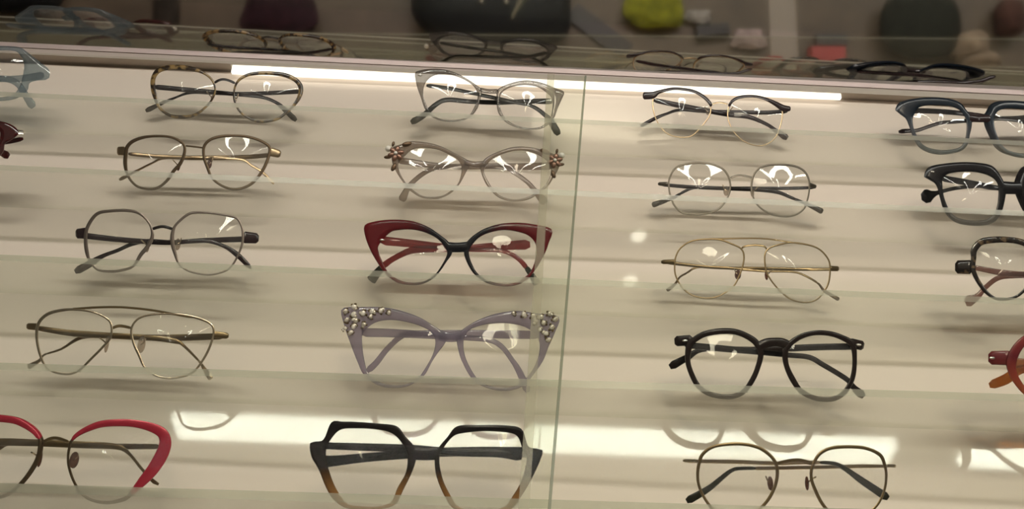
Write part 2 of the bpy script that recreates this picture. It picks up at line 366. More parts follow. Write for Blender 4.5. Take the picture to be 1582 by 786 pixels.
G(name='flower_cat_eye_glasses', row=1, crop=(590, 205, 5.455), axis=(780, 262), front='beige', h=.0020, tt=.0030,
  label='milky beige cat-eye glasses with pearl and bronze flower ornaments at the corners',
  Li=[(200, 190), (260, 140), (350, 128), (460, 140), (560, 180), (640, 230), (672, 300), (650, 410), (600, 470), (520, 525), (430, 540), (340, 530), (260, 480), (200, 420), (150, 330), (140, 260)],
  Lo=[(90, 130), (150, 100), (250, 72), (380, 82), (500, 115), (620, 175), (720, 230), (735, 275), (700, 350), (650, 440), (580, 510), (500, 550), (430, 558), (330, 545), (240, 490), (180, 420), (120, 330), (85, 240)],
  Ri=[(880, 280), (930, 220), (1030, 175), (1140, 150), (1250, 160), (1340, 200), (1410, 260), (1425, 330), (1390, 420), (1330, 480), (1230, 540), (1120, 560), (1020, 540), (950, 490), (890, 400), (860, 330)],
  Ro=[(832, 275), (880, 210), (990, 155), (1110, 120), (1240, 120), (1350, 145), (1450, 180), (1500, 210), (1490, 300), (1450, 370), (1400, 450), (1320, 515), (1230, 565), (1110, 580), (1000, 555), (930, 500), (870, 420), (835, 330)],
  bridge=[(690, 252, 62), (780, 268, 52), (880, 266, 62)], tipmat='beige',
  TL=[(130, 230, 60), (400, 270, 50), (700, 290, 40), (1000, 290, 36), (1120, 340, 36), (1230, 420, 38), (1290, 490, 48), (1380, 595, 78)],
  TR=[(1440, 280, 66), (1200, 285, 58), (900, 280, 45), (650, 280, 40), (450, 300, 40), (340, 350, 40), (230, 450, 45), (165, 575, 75)],
  orn=[('flower', [('petals', 118, 175, 62), ('pearl', 55, 135, 27), ('leaf', 210, 95, 44, .3), ('leaf', 50, 205, 34, .1), ('leaf', 100, 290, 40, 1.2), ('leaf', 95, 95, 26, 1.4)]),
       ('flower', [('petals', 1458, 235, 60), ('pearl', 1515, 192, 27), ('leaf', 1375, 158, 46, -.4), ('leaf', 1510, 268, 30, .2), ('leaf', 1445, 350, 38, 1.9), ('leaf', 1475, 155, 24, 1.4)])])
G(name='wire_glasses', row=1, crop=(1000, 240, 5.455), axis=(790, 180), front='gunmetal', h=.0009, tt=.0022,
  label='thin dark metal rounded-square glasses, second shelf, below the browline pair',
  L=[(185, 200, 15), (230, 115, 16), (300, 80, 17), (420, 63, 18), (540, 75, 17), (630, 110, 17), (680, 170, 17), (700, 250, 15), (690, 320, 15), (650, 400, 15), (590, 460, 15), (500, 490, 15), (420, 497, 16), (300, 485, 15), (235, 430, 15), (205, 370, 15), (185, 290, 14)],
  R=[(885, 200, 17), (930, 120, 17), (1010, 85, 17), (1120, 78, 18), (1240, 90, 18), (1320, 130, 18), (1360, 200, 17), (1365, 290, 14), (1345, 390, 15), (1320, 450, 15), (1250, 500, 15), (1170, 515, 16), (1060, 500, 15), (970, 455, 15), (910, 390, 15), (880, 300, 15)],
  bridge=[(700, 188, 16), (780, 168, 16), (885, 186, 16)], ends=[[(180, 240, 34), (90, 240, 30)], [(1360, 245, 40), (1425, 265, 30)]], endmat='gunmetal',
  temple='dkbrown', tipmat='dkbrown', tipcut=.84, pads=[(665, 300, 50, 84), (885, 312, 50, 84)],
  TL=[(110, 245, 30), (350, 265, 32), (700, 280, 34), (950, 290, 36), (1100, 310, 34), (1200, 350, 28), (1320, 400, 28), (1480, 475, 54)],
  TR=[(1420, 270, 26), (1200, 277, 28), (900, 277, 30), (600, 277, 32), (420, 267, 28), (320, 300, 24), (210, 360, 30), (40, 420, 50)])
G(name='square_glasses', row=1, crop=(1410, 240, 6.837), axis=(1062, 340), mirror=True, front='black', h=.0027, tt=.0038,
  label='thick black square glasses with round-ended temples, right end of the second shelf',
  Li=[(320, 240), (380, 195), (470, 178), (600, 172), (730, 190), (830, 230), (890, 290), (905, 370), (900, 470), (880, 570), (840, 640), (760, 680), (620, 685), (500, 665), (420, 620), (370, 540), (330, 430), (315, 320)],
  Lo=[(120, 215), (150, 140), (220, 105), (380, 80), (540, 70), (700, 78), (830, 105), (900, 170), (960, 270), (990, 340), (975, 470), (940, 600), (880, 690), (780, 735), (620, 742), (470, 715), (375, 650), (320, 560), (285, 440), (255, 330), (200, 265), (130, 250)], Lc=(610, 400),
  bridge=[(950, 340, 140), (1062, 345, 130), (1174, 342, 140)], rivets=[(210, 175)],
  TL=[(300, 240, 70), (600, 290, 64), (900, 345, 52), (1200, 385, 48), (1500, 410, 46), (1700, 470, 45), (1820, 530, 60), (1930, 560, 120)],
  TR=[(1850, 260, 70), (1500, 310, 60), (900, 345, 50), (700, 325, 42), (480, 342, 42), (340, 372, 42), (230, 405, 60), (165, 428, 150), (90, 440, 120)])
G(name='geometric_glasses', row=2, crop=(100, 315, 5.103), axis=(770, 195), front='greymetal', h=.0013, tt=.0028,
  label='grey faceted geometric glasses with plum-brown temples, third shelf, left',
  L=[(180, 180, 28), (255, 78, 27), (370, 55, 24), (490, 52, 24), (580, 70, 22), (645, 125, 16), (682, 190, 17), (690, 260, 30), (650, 340, 34), (600, 400, 30), (540, 490, 20), (460, 520, 22), (370, 532, 22), (260, 518, 18), (200, 450, 20), (175, 380, 32), (165, 280, 30)],
  R=[(850, 230, 30), (880, 160, 20), (985, 76, 22), (1110, 68, 18), (1240, 85, 16), (1350, 110, 17), (1395, 180, 17), (1405, 270, 22), (1385, 360, 17), (1330, 470, 15), (1270, 525, 15), (1170, 555, 15), (1080, 553, 15), (970, 525, 15), (900, 470, 16), (870, 390, 28), (850, 310, 34)],
  ends=[[(175, 230, 92), (85, 235, 74)], [(1402, 262, 96), (1530, 272, 80)]], endmat='plum',
  bridge=[(690, 197, 24), (770, 178, 24), (850, 197, 24)], bridgemat='dkbrown', temple='plum',
  pads=[(655, 335, 44, 90), (890, 318, 44, 90)],
  TL=[(120, 245, 50), (400, 278, 44), (700, 300, 40), (850, 305, 36), (1100, 290, 34), (1250, 330, 30), (1360, 400, 44), (1470, 510, 36)],
  TR=[(1500, 275, 50), (1100, 288, 40), (850, 302, 36), (650, 292, 34), (520, 320, 32), (420, 365, 30), (300, 410, 34), (200, 470, 58), (80, 535, 62)])
G(name='cat_eye_glasses', row=2, crop=(550, 330, 4.944), axis=(778, 255), front='catred', h=.0024, tt=.0034,
  label='deep red cat-eye glasses turning black at the bridge, middle shelf',
  Li=[(175, 240), (260, 145), (330, 125), (430, 122), (530, 145), (620, 190), (680, 260), (695, 310), (650, 400), (600, 465), (520, 515), (420, 525), (330, 505), (250, 450), (210, 380), (175, 300)],
  Lo=[(65, 90), (150, 58), (280, 45), (420, 55), (540, 95), (640, 160), (715, 225), (735, 300), (690, 370), (650, 430), (590, 495), (500, 540), (410, 545), (310, 525), (220, 455), (160, 370), (110, 280), (72, 180)],
  Ri=[(870, 270), (930, 190), (1020, 145), (1130, 125), (1240, 140), (1320, 170), (1370, 230), (1375, 320), (1340, 430), (1280, 490), (1200, 530), (1110, 535), (1010, 510), (930, 455), (890, 390), (865, 320)],
  Ro=[(825, 290), (850, 210), (950, 130), (1080, 82), (1210, 68), (1350, 80), (1495, 120), (1470, 230), (1440, 310), (1370, 430), (1300, 510), (1210, 550), (1110, 555), (1000, 530), (910, 470), (860, 400), (830, 330)],
  bridge=[(700, 255, 80), (775, 258, 76), (858, 253, 80)], temple='redtemple', tipmat='olive', tipcut=.9, rivets=[(200, 200)],
  TL=[(190, 205, 70), (450, 230, 60), (700, 255, 45), (900, 275, 36), (1100, 280, 34), (1220, 330, 34), (1300, 410, 40), (1385, 540, 60)],
  TR=[(1330, 235, 80), (1050, 250, 60), (800, 265, 45), (650, 270, 50), (450, 275, 55), (330, 320, 45), (220, 390, 50), (110, 515, 80)])
G(name='aviator_glasses', row=2, crop=(1010, 360, 5.273), axis=(812, 115), front='antgold', h=.0009, tt=.0020,
  label='thin gold wire double-bridge aviator glasses, middle shelf, above the black round pair',
  L=[(180, 190, 13), (220, 120, 13), (310, 65, 14), (430, 50, 15), (540, 55, 15), (640, 90, 14), (715, 130, 14), (735, 200, 14), (715, 300, 13), (660, 420, 13), (590, 480, 13), (510, 520, 13), (420, 530, 13), (310, 505, 13), (230, 440, 13), (180, 350, 13), (170, 270, 13)],
  R=[(905, 180, 14), (940, 125, 13), (1020, 95, 13), (1120, 78, 14), (1230, 90, 15), (1330, 120, 14), (1400, 180, 14), (1435, 260, 14), (1425, 400, 14), (1370, 500, 13), (1310, 550, 13), (1230, 565, 14), (1130, 545, 13), (1050, 490, 13), (960, 390, 13), (915, 300, 14)],
  bar=[(430, 48, 14), (600, 45, 13), (800, 42, 13), (950, 50, 13), (1120, 75, 14), (1250, 92, 14)],
  bridge=[(715, 128, 16), (740, 108, 16), (820, 98, 17), (900, 108, 16), (920, 135, 16)],
  ends=[[(180, 232, 40), (60, 235, 34)], [(1435, 287, 46), (1510, 290, 40)]], endmat='antgold', temple='antgold', tipmat='brownmetal', tipcut=.88,
  pads=[(685, 340, 54, 76), (918, 345, 40, 76)], padmat='padbrown',
  TL=[(90, 237, 30), (400, 272, 28), (640, 287, 26), (900, 310, 20), (1130, 315, 18), (1230, 345, 18), (1340, 410, 18), (1390, 470, 24), (1510, 542, 34)],
  TR=[(1490, 295, 26), (1200, 294, 28), (900, 287, 26), (600, 282, 22), (360, 278, 18), (270, 325, 16), (210, 360, 16), (170, 420, 22), (105, 468, 34)])
G(name='panto_glasses', row=2, crop=(1462, 355, 5.825), axis=(914, 250), mirror=True, front='dktort', h=.0023, tt=.0032,
  label='dark tortoiseshell glasses with pinkish temples, right end of the middle shelf',
  L=[(245, 250, 50), (250, 180, 60), (310, 112, 60), (420, 90, 60), (560, 90, 55), (680, 112, 55), (765, 175, 42), (792, 280, 36), (775, 400, 36), (720, 520, 30), (630, 600, 26), (520, 625, 26), (430, 612, 26), (345, 545, 36), (268, 430, 42), (240, 340, 46)],
  ends=[[(235, 335, 130), (78, 335, 120)]], bridge=[(785, 255, 40), (914, 228, 38), (1043, 255, 40)], temple='pinkacet',
  TL=[(230, 335, 45), (500, 385, 55), (700, 400, 50), (1100, 410, 48), (1330, 430, 46), (1450, 500, 46), (1550, 600, 60), (1650, 650, 110)],
  TR=[(1600, 365, 60), (1300, 395, 56), (900, 405, 52), (600, 410, 54), (460, 435, 48), (350, 520, 46), (280, 600, 60), (170, 655, 125)])
G(name='aviator_glasses', row=3, crop=(30, 465, 4.653), axis=(732, 190), front='palegold', h=.0012, tt=.0024,
  label='pale gold metal aviator glasses with a curved brow bar, fourth shelf, left',
  L=[(135, 165, 24), (200, 95, 24), (310, 65, 22), (420, 62, 18), (530, 80, 15), (620, 120, 15), (660, 170, 16), (655, 260, 18), (590, 340, 18), (520, 410, 18), (440, 490, 16), (380, 520, 16), (330, 525, 16), (250, 510, 16), (190, 470, 16), (150, 390, 20), (125, 270, 22)],
  R=[(805, 200, 16), (850, 130, 15), (930, 100, 15), (1040, 92, 15), (1160, 98, 16), (1290, 125, 18), (1380, 170, 16), (1395, 240, 16), (1350, 370, 18), (1270, 490, 15), (1200, 535, 15), (1080, 555, 15), (980, 535, 15), (900, 475, 15), (860, 390, 20), (820, 300, 18)],
  bar=[(360, 58, 17), (560, 45, 17), (750, 45, 17), (950, 65, 17), (1100, 92, 17), (1250, 118, 17)], barmat='antgold',
  bridge=[(665, 195, 20), (720, 178, 22), (800, 192, 20)], bridgemat='antgold', ends=[[(140, 185, 52), (50, 180, 46)], [(1390, 238, 52), (1505, 250, 44)]], endmat='antgold',
  temple='antgold', tipmat='palegold', tipcut=.9, pads=[(628, 310, 50, 112), (878, 312, 50, 112)],
  TL=[(110, 190, 36), (350, 227, 46), (600, 245, 46), (900, 260, 40), (1110, 285, 40), (1170, 310, 22), (1290, 430, 18), (1330, 490, 32), (1380, 560, 46)],
  TR=[(1480, 252, 45), (1150, 262, 50), (900, 262, 45), (600, 247, 40), (440, 262, 28), (300, 345, 16), (180, 385, 16), (140, 430, 26), (60, 475, 42)])
G(name='jewelled_cat_eye_glasses', row=3, crop=(520, 460, 4.394), axis=(765, 258), front='lilac', h=.0023, tt=.0032,
  label='translucent lilac cat-eye glasses with jewelled corners, fourth shelf',
  Li=[(240, 180), (310, 155), (400, 152), (500, 170), (590, 200), (655, 245), (670, 310), (650, 390), (600, 480), (550, 545), (470, 585), (390, 592), (300, 575), (220, 520), (190, 430), (175, 320), (180, 240)],
  Lo=[(35, 75), (150, 62), (300, 62), (430, 85), (560, 130), (660, 190), (740, 245), (740, 300), (690, 370), (650, 430), (600, 520), (540, 570), (470, 605), (380, 612), (290, 597), (190, 530), (140, 430), (90, 300), (50, 180)],
  Ri=[(865, 280), (900, 220), (990, 185), (1100, 170), (1220, 180), (1310, 215), (1370, 280), (1375, 370), (1340, 470), (1280, 550), (1200, 600), (1110, 610), (1020, 590), (950, 540), (890, 440), (865, 360)],
  Ro=[(815, 265), (860, 210), (960, 150), (1090, 105), (1220, 88), (1360, 105), (1510, 130), (1480, 240), (1440, 330), (1400, 430), (1330, 530), (1280, 590), (1200, 625), (1100, 630), (1000, 605), (920, 550), (860, 450), (830, 370)],
  bridge=[(695, 252, 78), (765, 265, 70), (852, 256, 78)],
  TL=[(170, 235, 60), (400, 240, 58), (700, 258, 46), (900, 272, 38), (1040, 287, 36), (1120, 330, 36), (1190, 420, 34), (1240, 500, 44), (1300, 640, 54)],
  TR=[(1380, 252, 55), (1100, 247, 58), (800, 242, 50), (600, 242, 44), (460, 250, 40), (350, 340, 38), (270, 440, 42), (205, 500, 46)],
  orn=[('jewel', [(60, 90, 26), (118, 60, 28), (115, 112, 30), (180, 105, 30), (240, 92, 28), (300, 88, 26), (355, 102, 24), (70, 150, 26), (130, 155, 28), (185, 180, 24), (92, 240, 26), (115, 195, 26), (230, 130, 22), (60, 205, 18)]),
       ('jewel', [(1200, 105, 22), (1270, 112, 28), (1335, 125, 28), (1390, 132, 28), (1445, 108, 26), (1482, 148, 26), (1405, 172, 28), (1460, 200, 30), (1420, 242, 28), (1350, 158, 24), (1435, 288, 24), (1380, 215, 20)])])
G(name='round_glasses', row=3, crop=(1020, 500, 4.794), axis=(845, 150), front='dkbrown', h=.0026, tt=.0036,
  label='thick black-brown round glasses with keyhole bridge, fourth shelf',
  L=[(215, 160, 50), (250, 120, 46), (330, 75, 44), (440, 55, 44), (550, 58, 44), (640, 90, 44), (710, 140, 48), (745, 220, 44), (720, 330, 40), (680, 420, 40), (620, 500, 38), (550, 535, 38), (470, 540, 38), (370, 520, 38), (290, 470, 38), (240, 390, 40), (205, 280, 40)],
  R=[(925, 210, 46), (960, 150, 44), (1040, 95, 40), (1140, 68, 38), (1240, 70, 38), (1330, 95, 40), (1420, 150, 46), (1440, 260, 36), (1425, 400, 38), (1370, 500, 38), (1300, 550, 38), (1220, 560, 38), (1130, 545, 38), (1040, 495, 38), (980, 410, 44), (935, 310, 40)],
  ends=[[(240, 120, 80), (105, 130, 78)], [(1395, 140, 76), (1510, 165, 72)]], rivets=[(185, 125), (1470, 155)],
  bridge=[(715, 180, 72), (780, 145, 72), (850, 135, 66), (910, 143, 72), (965, 172, 72)],
  TL=[(180, 155, 45), (400, 178, 50), (720, 207, 46), (950, 232, 40), (1100, 247, 40), (1200, 300, 40), (1380, 410, 40), (1430, 470, 45), (1510, 540, 74)],
  TR=[(1470, 168, 50), (1200, 172, 50), (950, 182, 50), (700, 192, 46), (330, 188, 38), (200, 250, 50), (70, 320, 68)])
G(name='chunky_glasses', row=3, crop=(1510, 500, 6.55), axis=(1159, 320), mirror=True, front='redfade', h=.0027, tt=.0040,
  label='red and amber translucent glasses cut by the right edge, fourth shelf',
  L=[(345, 370, 110), (400, 250, 100), (500, 150, 84), (650, 100, 74), (800, 115, 68), (920, 205, 62), (960, 330, 60), (930, 500, 60), (850, 650, 60), (740, 730, 56), (620, 745, 56), (500, 700, 60), (400, 580, 75), (350, 470, 90)],
  ends=[[(350, 345, 150), (110, 345, 140)]], bridge=[(950, 310, 76), (1159, 275, 70), (1368, 310, 76)], rivets=[(150, 345)], temple='amber',
  TL=[(300, 390, 100), (700, 410, 90), (1200, 430, 90), (1600, 440, 90), (1850, 500, 90), (2000, 560, 100), (2180, 640, 100)],
  TR=[(2000, 390, 110), (1600, 410, 100), (1000, 430, 90), (600, 440, 90), (420, 470, 94), (290, 560, 110), (120, 625, 90)])
G(name='cat_eye_glasses', row=4, crop=(0, 630, 5.038), axis=(430, 250), mirror=True, front='brownmetal', h=.0012, tt=.0024,
  label='bright red enamel cat-eye glasses with gold temples, lowest shelf, cut by the left edge',
  R=[(540, 310, 22), (555, 260, 22), (600, 210, 24), (680, 165, 26), (790, 125, 28), (920, 113, 28), (1040, 118, 30), (1170, 148, 34), (1262, 200, 40), (1275, 300, 40), (1232, 400, 40), (1172, 490, 38), (1095, 570, 34), (1000, 688, 34), (900, 728, 30), (800, 735, 28), (700, 710, 24), (630, 660, 22), (570, 560, 22), (535, 450, 22), (530, 370, 20)],
  over=[[(558, 250, 24), (600, 208, 34), (680, 163, 46), (790, 125, 54), (920, 115, 58), (1040, 120, 60), (1160, 145, 70), (1250, 185, 84), (1285, 240, 92), (1280, 310, 98), (1240, 400, 100), (1180, 490, 90), (1110, 570, 74), (1020, 670, 36)]], overmat='redpaint',
  bridge=[(335, 265, 26), (400, 236, 26), (460, 238, 26), (535, 265, 26)], bridgemat='antgold', temple='antgold',
  pads=[(578, 405, 60, 110)], padmat='padbrown',
  TL=[(-400, 275, 55), (0, 265, 60), (300, 272, 56), (550, 282, 55), (900, 300, 48), (1000, 350, 28), (1100, 470, 24), (1180, 560, 30), (1235, 595, 38)],
  TR=[(1250, 300, 40), (1050, 300, 45), (800, 297, 45), (500, 287, 45), (100, 272, 40), (20, 300, 30), (-150, 420, 28), (-330, 590, 38)])
G(name='hexagonal_glasses', row=4, crop=(470, 640, 4.163), axis=(778, 255), front='brownfade', h=.0027, tt=.0038,
  label='large black hexagonal glasses fading to amber at the bottom, lowest shelf',
  Li=[(165, 170), (230, 100), (330, 90), (450, 95), (550, 115), (610, 160), (650, 230), (665, 290), (650, 380), (600, 470), (560, 560), (480, 590), (380, 590), (280, 575), (220, 500), (180, 420), (150, 320), (140, 240)],
  Lo=[(175, 50), (250, 46), (330, 47), (480, 58), (595, 75), (650, 140), (720, 220), (720, 290), (690, 380), (640, 480), (590, 575), (500, 608), (380, 612), (270, 602), (190, 550), (140, 470), (90, 350), (45, 270), (40, 180), (120, 165)], Lc=(400, 335),
  Ri=[(870, 290), (900, 210), (960, 140), (1020, 120), (1150, 108), (1300, 115), (1370, 140), (1400, 210), (1430, 270), (1420, 350), (1390, 440), (1350, 510), (1290, 590), (1200, 615), (1080, 615), (990, 590), (930, 500), (890, 410)],
  Ro=[(838, 290), (855, 225), (920, 145), (985, 75), (1120, 68), (1300, 70), (1400, 95), (1445, 210), (1530, 222), (1520, 290), (1460, 420), (1400, 520), (1330, 610), (1200, 638), (1070, 638), (960, 605), (900, 520), (850, 400)], Rc=(1150, 340),
  bridge=[(690, 250, 84), (775, 258, 76), (872, 250, 84)], temple='black',
  TL=[(90, 200, 45), (400, 210, 50), (700, 220, 50), (1000, 245, 50), (1250, 250, 56), (1400, 275, 60)],
  TR=[(1480, 245, 70), (1200, 240, 65), (900, 242, 60), (650, 257, 60), (400, 277, 60), (200, 298, 70), (85, 305, 90)])
G(name='panto_glasses', row=4, crop=(1045, 670, 4.52), axis=(825, 198), front='antgold', h=.0013, tt=.0026,
  label='slim antique gold panto glasses with olive temple tips, lowest shelf, right',
  L=[(160, 200, 24), (185, 140, 24), (260, 90, 22), (400, 70, 24), (520, 80, 24), (610, 115, 24), (680, 180, 24), (705, 260, 24), (690, 360, 24), (640, 460, 24), (570, 530, 22), (480, 565, 22), (380, 570, 22), (280, 545, 22), (210, 470, 20), (160, 370, 20), (148, 280, 22)],
  R=[(955, 215, 24), (1000, 140, 24), (1080, 100, 24), (1200, 90, 24), (1320, 100, 24), (1420, 145, 26), (1455, 220, 22), (1465, 300, 20), (1450, 400, 18), (1400, 500, 18), (1310, 570, 20), (1200, 590, 22), (1100, 570, 22), (1020, 490, 24), (960, 370, 24), (940, 290, 22)],
  bridge=[(705, 208, 26), (800, 187, 28), (870, 187, 28), (950, 210, 26)], ends=[[(150, 190, 24), (45, 187, 24)], [(1460, 222, 24), (1535, 225, 24)]], endmat='palegold',
  temple='gold', tipmat='olive', tipcut=.66, pads=[(655, 345, 40, 90), (912, 345, 40, 90)], padmat='padbrown',
  TL=[(60, 190, 26), (400, 195, 28), (700, 205, 28), (900, 200, 26), (1090, 205, 26), (1180, 245, 34), (1300, 330, 50), (1480, 450, 60)],
  TR=[(1500, 225, 24), (1250, 227, 26), (900, 235, 26), (600, 240, 26), (440, 242, 26), (370, 265, 30), (220, 385, 45), (70, 470, 60)])


# heights of the shelves, read from where the lens rims stand
NS = 112
def outlines(g):
    res = {}
    for side in 'LR':
        if side in g:
            a, b = rim_width(g[side], NS)
        elif side + 'i' in g:
            pi = g[side + 'i']; c = (sum(p[0] for p in pi) / len(pi), sum(p[1] for p in pi) / len(pi))
            if side + 'c' in g: c = g[side + 'c']
            a, b = polar(pi, c, NS), polar(g[side + 'o'], c, NS)
            b = [(q if math.hypot(q[0] - c[0], q[1] - c[1]) > math.hypot(p[0] - c[0], p[1] - c[1]) + 4 else
                  (c[0] + (p[0] - c[0]) * 1.04, c[1] + (p[1] - c[1]) * 1.04)) for p, q in zip(a, b)]
        else: continue
        res[side] = (a, b)
    return res
for g in SPECS:
    g['P'] = Pair(g['crop'], g['axis']); g['out'] = outlines(g)
def bottom(g):
    P = g['P']; z = 9
    for a, b in g['out'].values():
        p = max(b, key=lambda q: P.px(q)[1]); z = min(z, P.pt(p, -.001).z)
    return z
SHELF_Z = []
for r in range(5):
    zs = sorted(bottom(g) for g in SPECS if g['row'] == r)
    SHELF_Z.append(zs[len(zs) // 2])
for g in SPECS:
    P = g['P']; zt = SHELF_Z[g['row']]
    for _ in range(25):
        e = bottom(g) - zt
        P.shift = max(-.03, min(.03, P.shift - e / max(.25, ray(P.bx, P.by).z * 1.2)))
for r in range(5): SHELF_Z[r] = min(bottom(g) for g in SPECS if g['row'] == r) - .0004

def bar(P, pts, ths, d, mb, mi=0, n=26, flat=1.0, flip=False, ends=True, floor=None, mid=None):
    """a swept strip: traced points (x, y, width); ths = thickness along the depth; d = list of depths along it"""
    D = spline(pts, False, n); rings = []
    mid = mid or 0
    for i, p in enumerate(D):
        a = D[max(0, i - 1)]; b = D[min(n - 1, i + 1)]
        tx, ty = b[0] - a[0], b[1] - a[1]; l = math.hypot(tx, ty) or 1; nx, ny = -ty / l, tx / l
        t = i / (n - 1) * (len(d) - 1); k = min(len(d) - 2, int(t)) if len(d) > 1 else 0
        dd = d[k] + (d[k + 1] - d[k]) * (t - k) if len(d) > 1 else d[0]
        w = p[2] / 2; f = 1.0
        if ends and (i == 0 or i == n - 1): f = .55
        ring = []
        for kx, kd in ((.62, 1), (.92, .72), (1, .2), (1, -.2), (.92, -.72), (.62, -1), (-.62, -1), (-.92, -.72), (-1, -.2), (-1, .2), (-.92, .72), (-.62, 1)):
            q = P.pt((p[0] + nx * w * kx * f, p[1] + ny * w * kx * f), dd + kd * ths / 2 * f)
            if floor is not None and q.z < floor: q.z = floor
            ring.append(P.flip(q) if flip else q)
        rings.append(ring)
    mb.grid(rings, True, False, mi, True)
def rim_mesh(P, inn, out, h, flip=False, mb=None, d=0.0):
    mb = mb or MB(); n = len(inn); rings = []
    sec = ((0, .55), (.10, .9), (.28, 1), (.72, 1), (.90, .9), (1, .55), (1, -.55), (.9, -.9), (.72, -1), (.28, -1), (.10, -.9), (0, -.55))
    for a, b in zip(inn, out):
        ring = []
        for t, kd in sec:
            q = P.pt((a[0] + (b[0] - a[0]) * t, a[1] + (b[1] - a[1]) * t), d - h + kd * h)
            ring.append(P.flip(q) if flip else q)
        rings.append(ring)
    mb.grid(rings, True, True)
    return mb
def lens_mesh(P, inn, h, flip=False):
    mb = MB(); n = len(inn); c = (sum(p[0] for p in inn) / n, sum(p[1] for p in inn) / n)
    mpx = P.m_per(); rings = []
    levels = [1.0, .8, .55, .3, .06]
    def R(t, d0):
        ring = []
        for p in inn:
            x, y = c[0] + (p[0] - c[0]) * t, c[1] + (p[1] - c[1]) * t
            r2 = ((x - c[0]) ** 2 + (y - c[1]) ** 2) * mpx * mpx; r1 = ((p[0] - c[0]) ** 2 + (p[1] - c[1]) ** 2) * mpx * mpx
            q = P.pt((x, y), d0 + (r1 - r2) / (2 * .13)); ring.append(P.flip(q) if flip else q)
        return ring
    for t in levels[::-1]: rings.append(R(t, -h + .0007))
    rings.append(R(1.0, -h - .0007))
    for t in levels[1:]: rings.append(R(t, -h - .0007))
    mb.grid(rings, True, False, 0, True)
    return mb

def build_pair(g):
    P = g['P']; zs = SHELF_Z[g['row']]; cr = g['crop']
    base = V((P.o.x, P.o.y, zs))
    root = empty(g['name'], base); tag(root, g['label'], 'glasses', 'eyeglasses on the glass shelves')
    h = g.get('h', .0021); fm = M[g['front']]; mir = g.get('mirror'); mpx = P.m_per()
    def put(mb, name, mat, par=root): return mb.build(name, mat, par, base)
    def floorfix(mb):
        for q in mb.v:
            if q.z < zs + .0003: q.z = zs + .0003
        return mb
    sides = []
    for s, (a, b) in g['out'].items():
        sides.append((a, b, False))
        if mir: sides.append((a, b, True))
    for a, b, fl in sides:
        put(floorfix(rim_mesh(P, a, b, h, fl)), 'rim', M[g.get('rim', g['front'])])
        put(lens_mesh(P, a, h, fl), 'lens', M['lens'])
    if 'bridge' in g:
        mb = MB(); bar(P, g['bridge'], g.get('bt', 2 * h), [-h], mb, n=18); put(mb, 'bridge', M[g.get('bridgemat', g['front'])])
    if 'bar' in g:
        mb = MB(); bar(P, g['bar'], 2 * h, [-h], mb, n=30); put(mb, 'brow_bar', M[g.get('barmat', g['front'])])
    for e in g.get('ends', []):
        for fl in ((False, True) if mir else (False,)):
            mb = MB(); bar(P, e, max(.0022, 1.8 * h), [-h, -h - .004], mb, n=8, flip=fl); put(mb, 'end_piece', M[g.get('endmat', g['front'])])
    for o in g.get('over', []):
        for fl in ((False, True) if mir else (False,)):
            mb = MB(); bar(P, o, 2.4 * h, [-h + .0006], mb, n=60, flip=fl); put(mb, 'brow_trim', M[g['overmat']])
    for e in g.get('rivets', []):
        for fl in ((False, True) if mir else (False,)):
            q = P.pt(e, .0002); q = P.flip(q) if fl else q
            mb = MB(); mb.ball(q, (.0022, .0009, .0007), (U, VV, WW)); put(mb, 'rivet', M['silver'])
    for e in g.get('pads', []):
        for fl in ((False, True) if mir else (False,)):
            q = P.pt(e[:2], -.0065); q = P.flip(q) if fl else q
            sg = -1 if q.x < P.o.x else 1
            mb = MB(); ax = (U * .75 + WW * .66 * -sg, VV, WW * .75 - U * .66 * -sg)
            mb.ball(q, (e[2] * mpx / 2, e[3] * mpx / 2, .0011), ax)
            pad = put(mb, 'nose_pad', M[g.get('padmat', 'pad')])
            if g.get('arm', True):
                mb = MB(); s0 = q + WW * .001; s1 = q + U * (.004 * sg) + VV * .004 + WW * .0045
                rings = []
                for k in range(7):
                    t = k / 6; c = s0.lerp(s1, t) - WW * (.002 * math.sin(math.pi * t))
                    rings.append([c + U * (.0005 * math.cos(j * math.pi / 3)) + VV * (.0005 * math.sin(j * math.pi / 3)) for j in range(6)])
                mb.grid(rings, True, False, 0, True); put(mb, 'pad_arm', M[g.get('padarm', 'palegold')], pad)
    tt = g.get('tt', .0030); tm = M[g.get('temple', g['front'])]
    for key, d in (('TL', [-.006, -.0115, -.0125, -.0125, -.0125, -.0125, -.013]), ('TR', [-.006, -.0175, -.0185, -.0185, -.0185, -.0185, -.019])):
        pts = g[key]; nt_ = g.get('tipn', 0)
        D = spline(pts, False, 60); cut = 60 if 'tipmat' not in g else int(60 * g.get('tipcut', .72))
        def dep(i0, i1):
            out = []
            for k in range(9):
                t = (i0 + (i1 - i0) * k / 8) / 59 * (len(d) - 1); j = min(len(d) - 2, int(t)); out.append(d[j] + (d[j + 1] - d[j]) * (t - j))
            return out
        mb = MB(); bar(P, D[:cut], tt, dep(0, cut - 1), mb, n=44 if cut == 60 else 32, floor=zs + .0004); o = put(mb, 'temple', tm)
        if cut < 60:
            mb = MB(); bar(P, D[cut - 2:], tt + .0009, dep(cut - 2, 59), mb, n=20, floor=zs + .0004); put(mb, 'temple_tip', M[g['tipmat']], o)
    for o in g.get('orn', []): ornament(P, g, o, put)
    return root

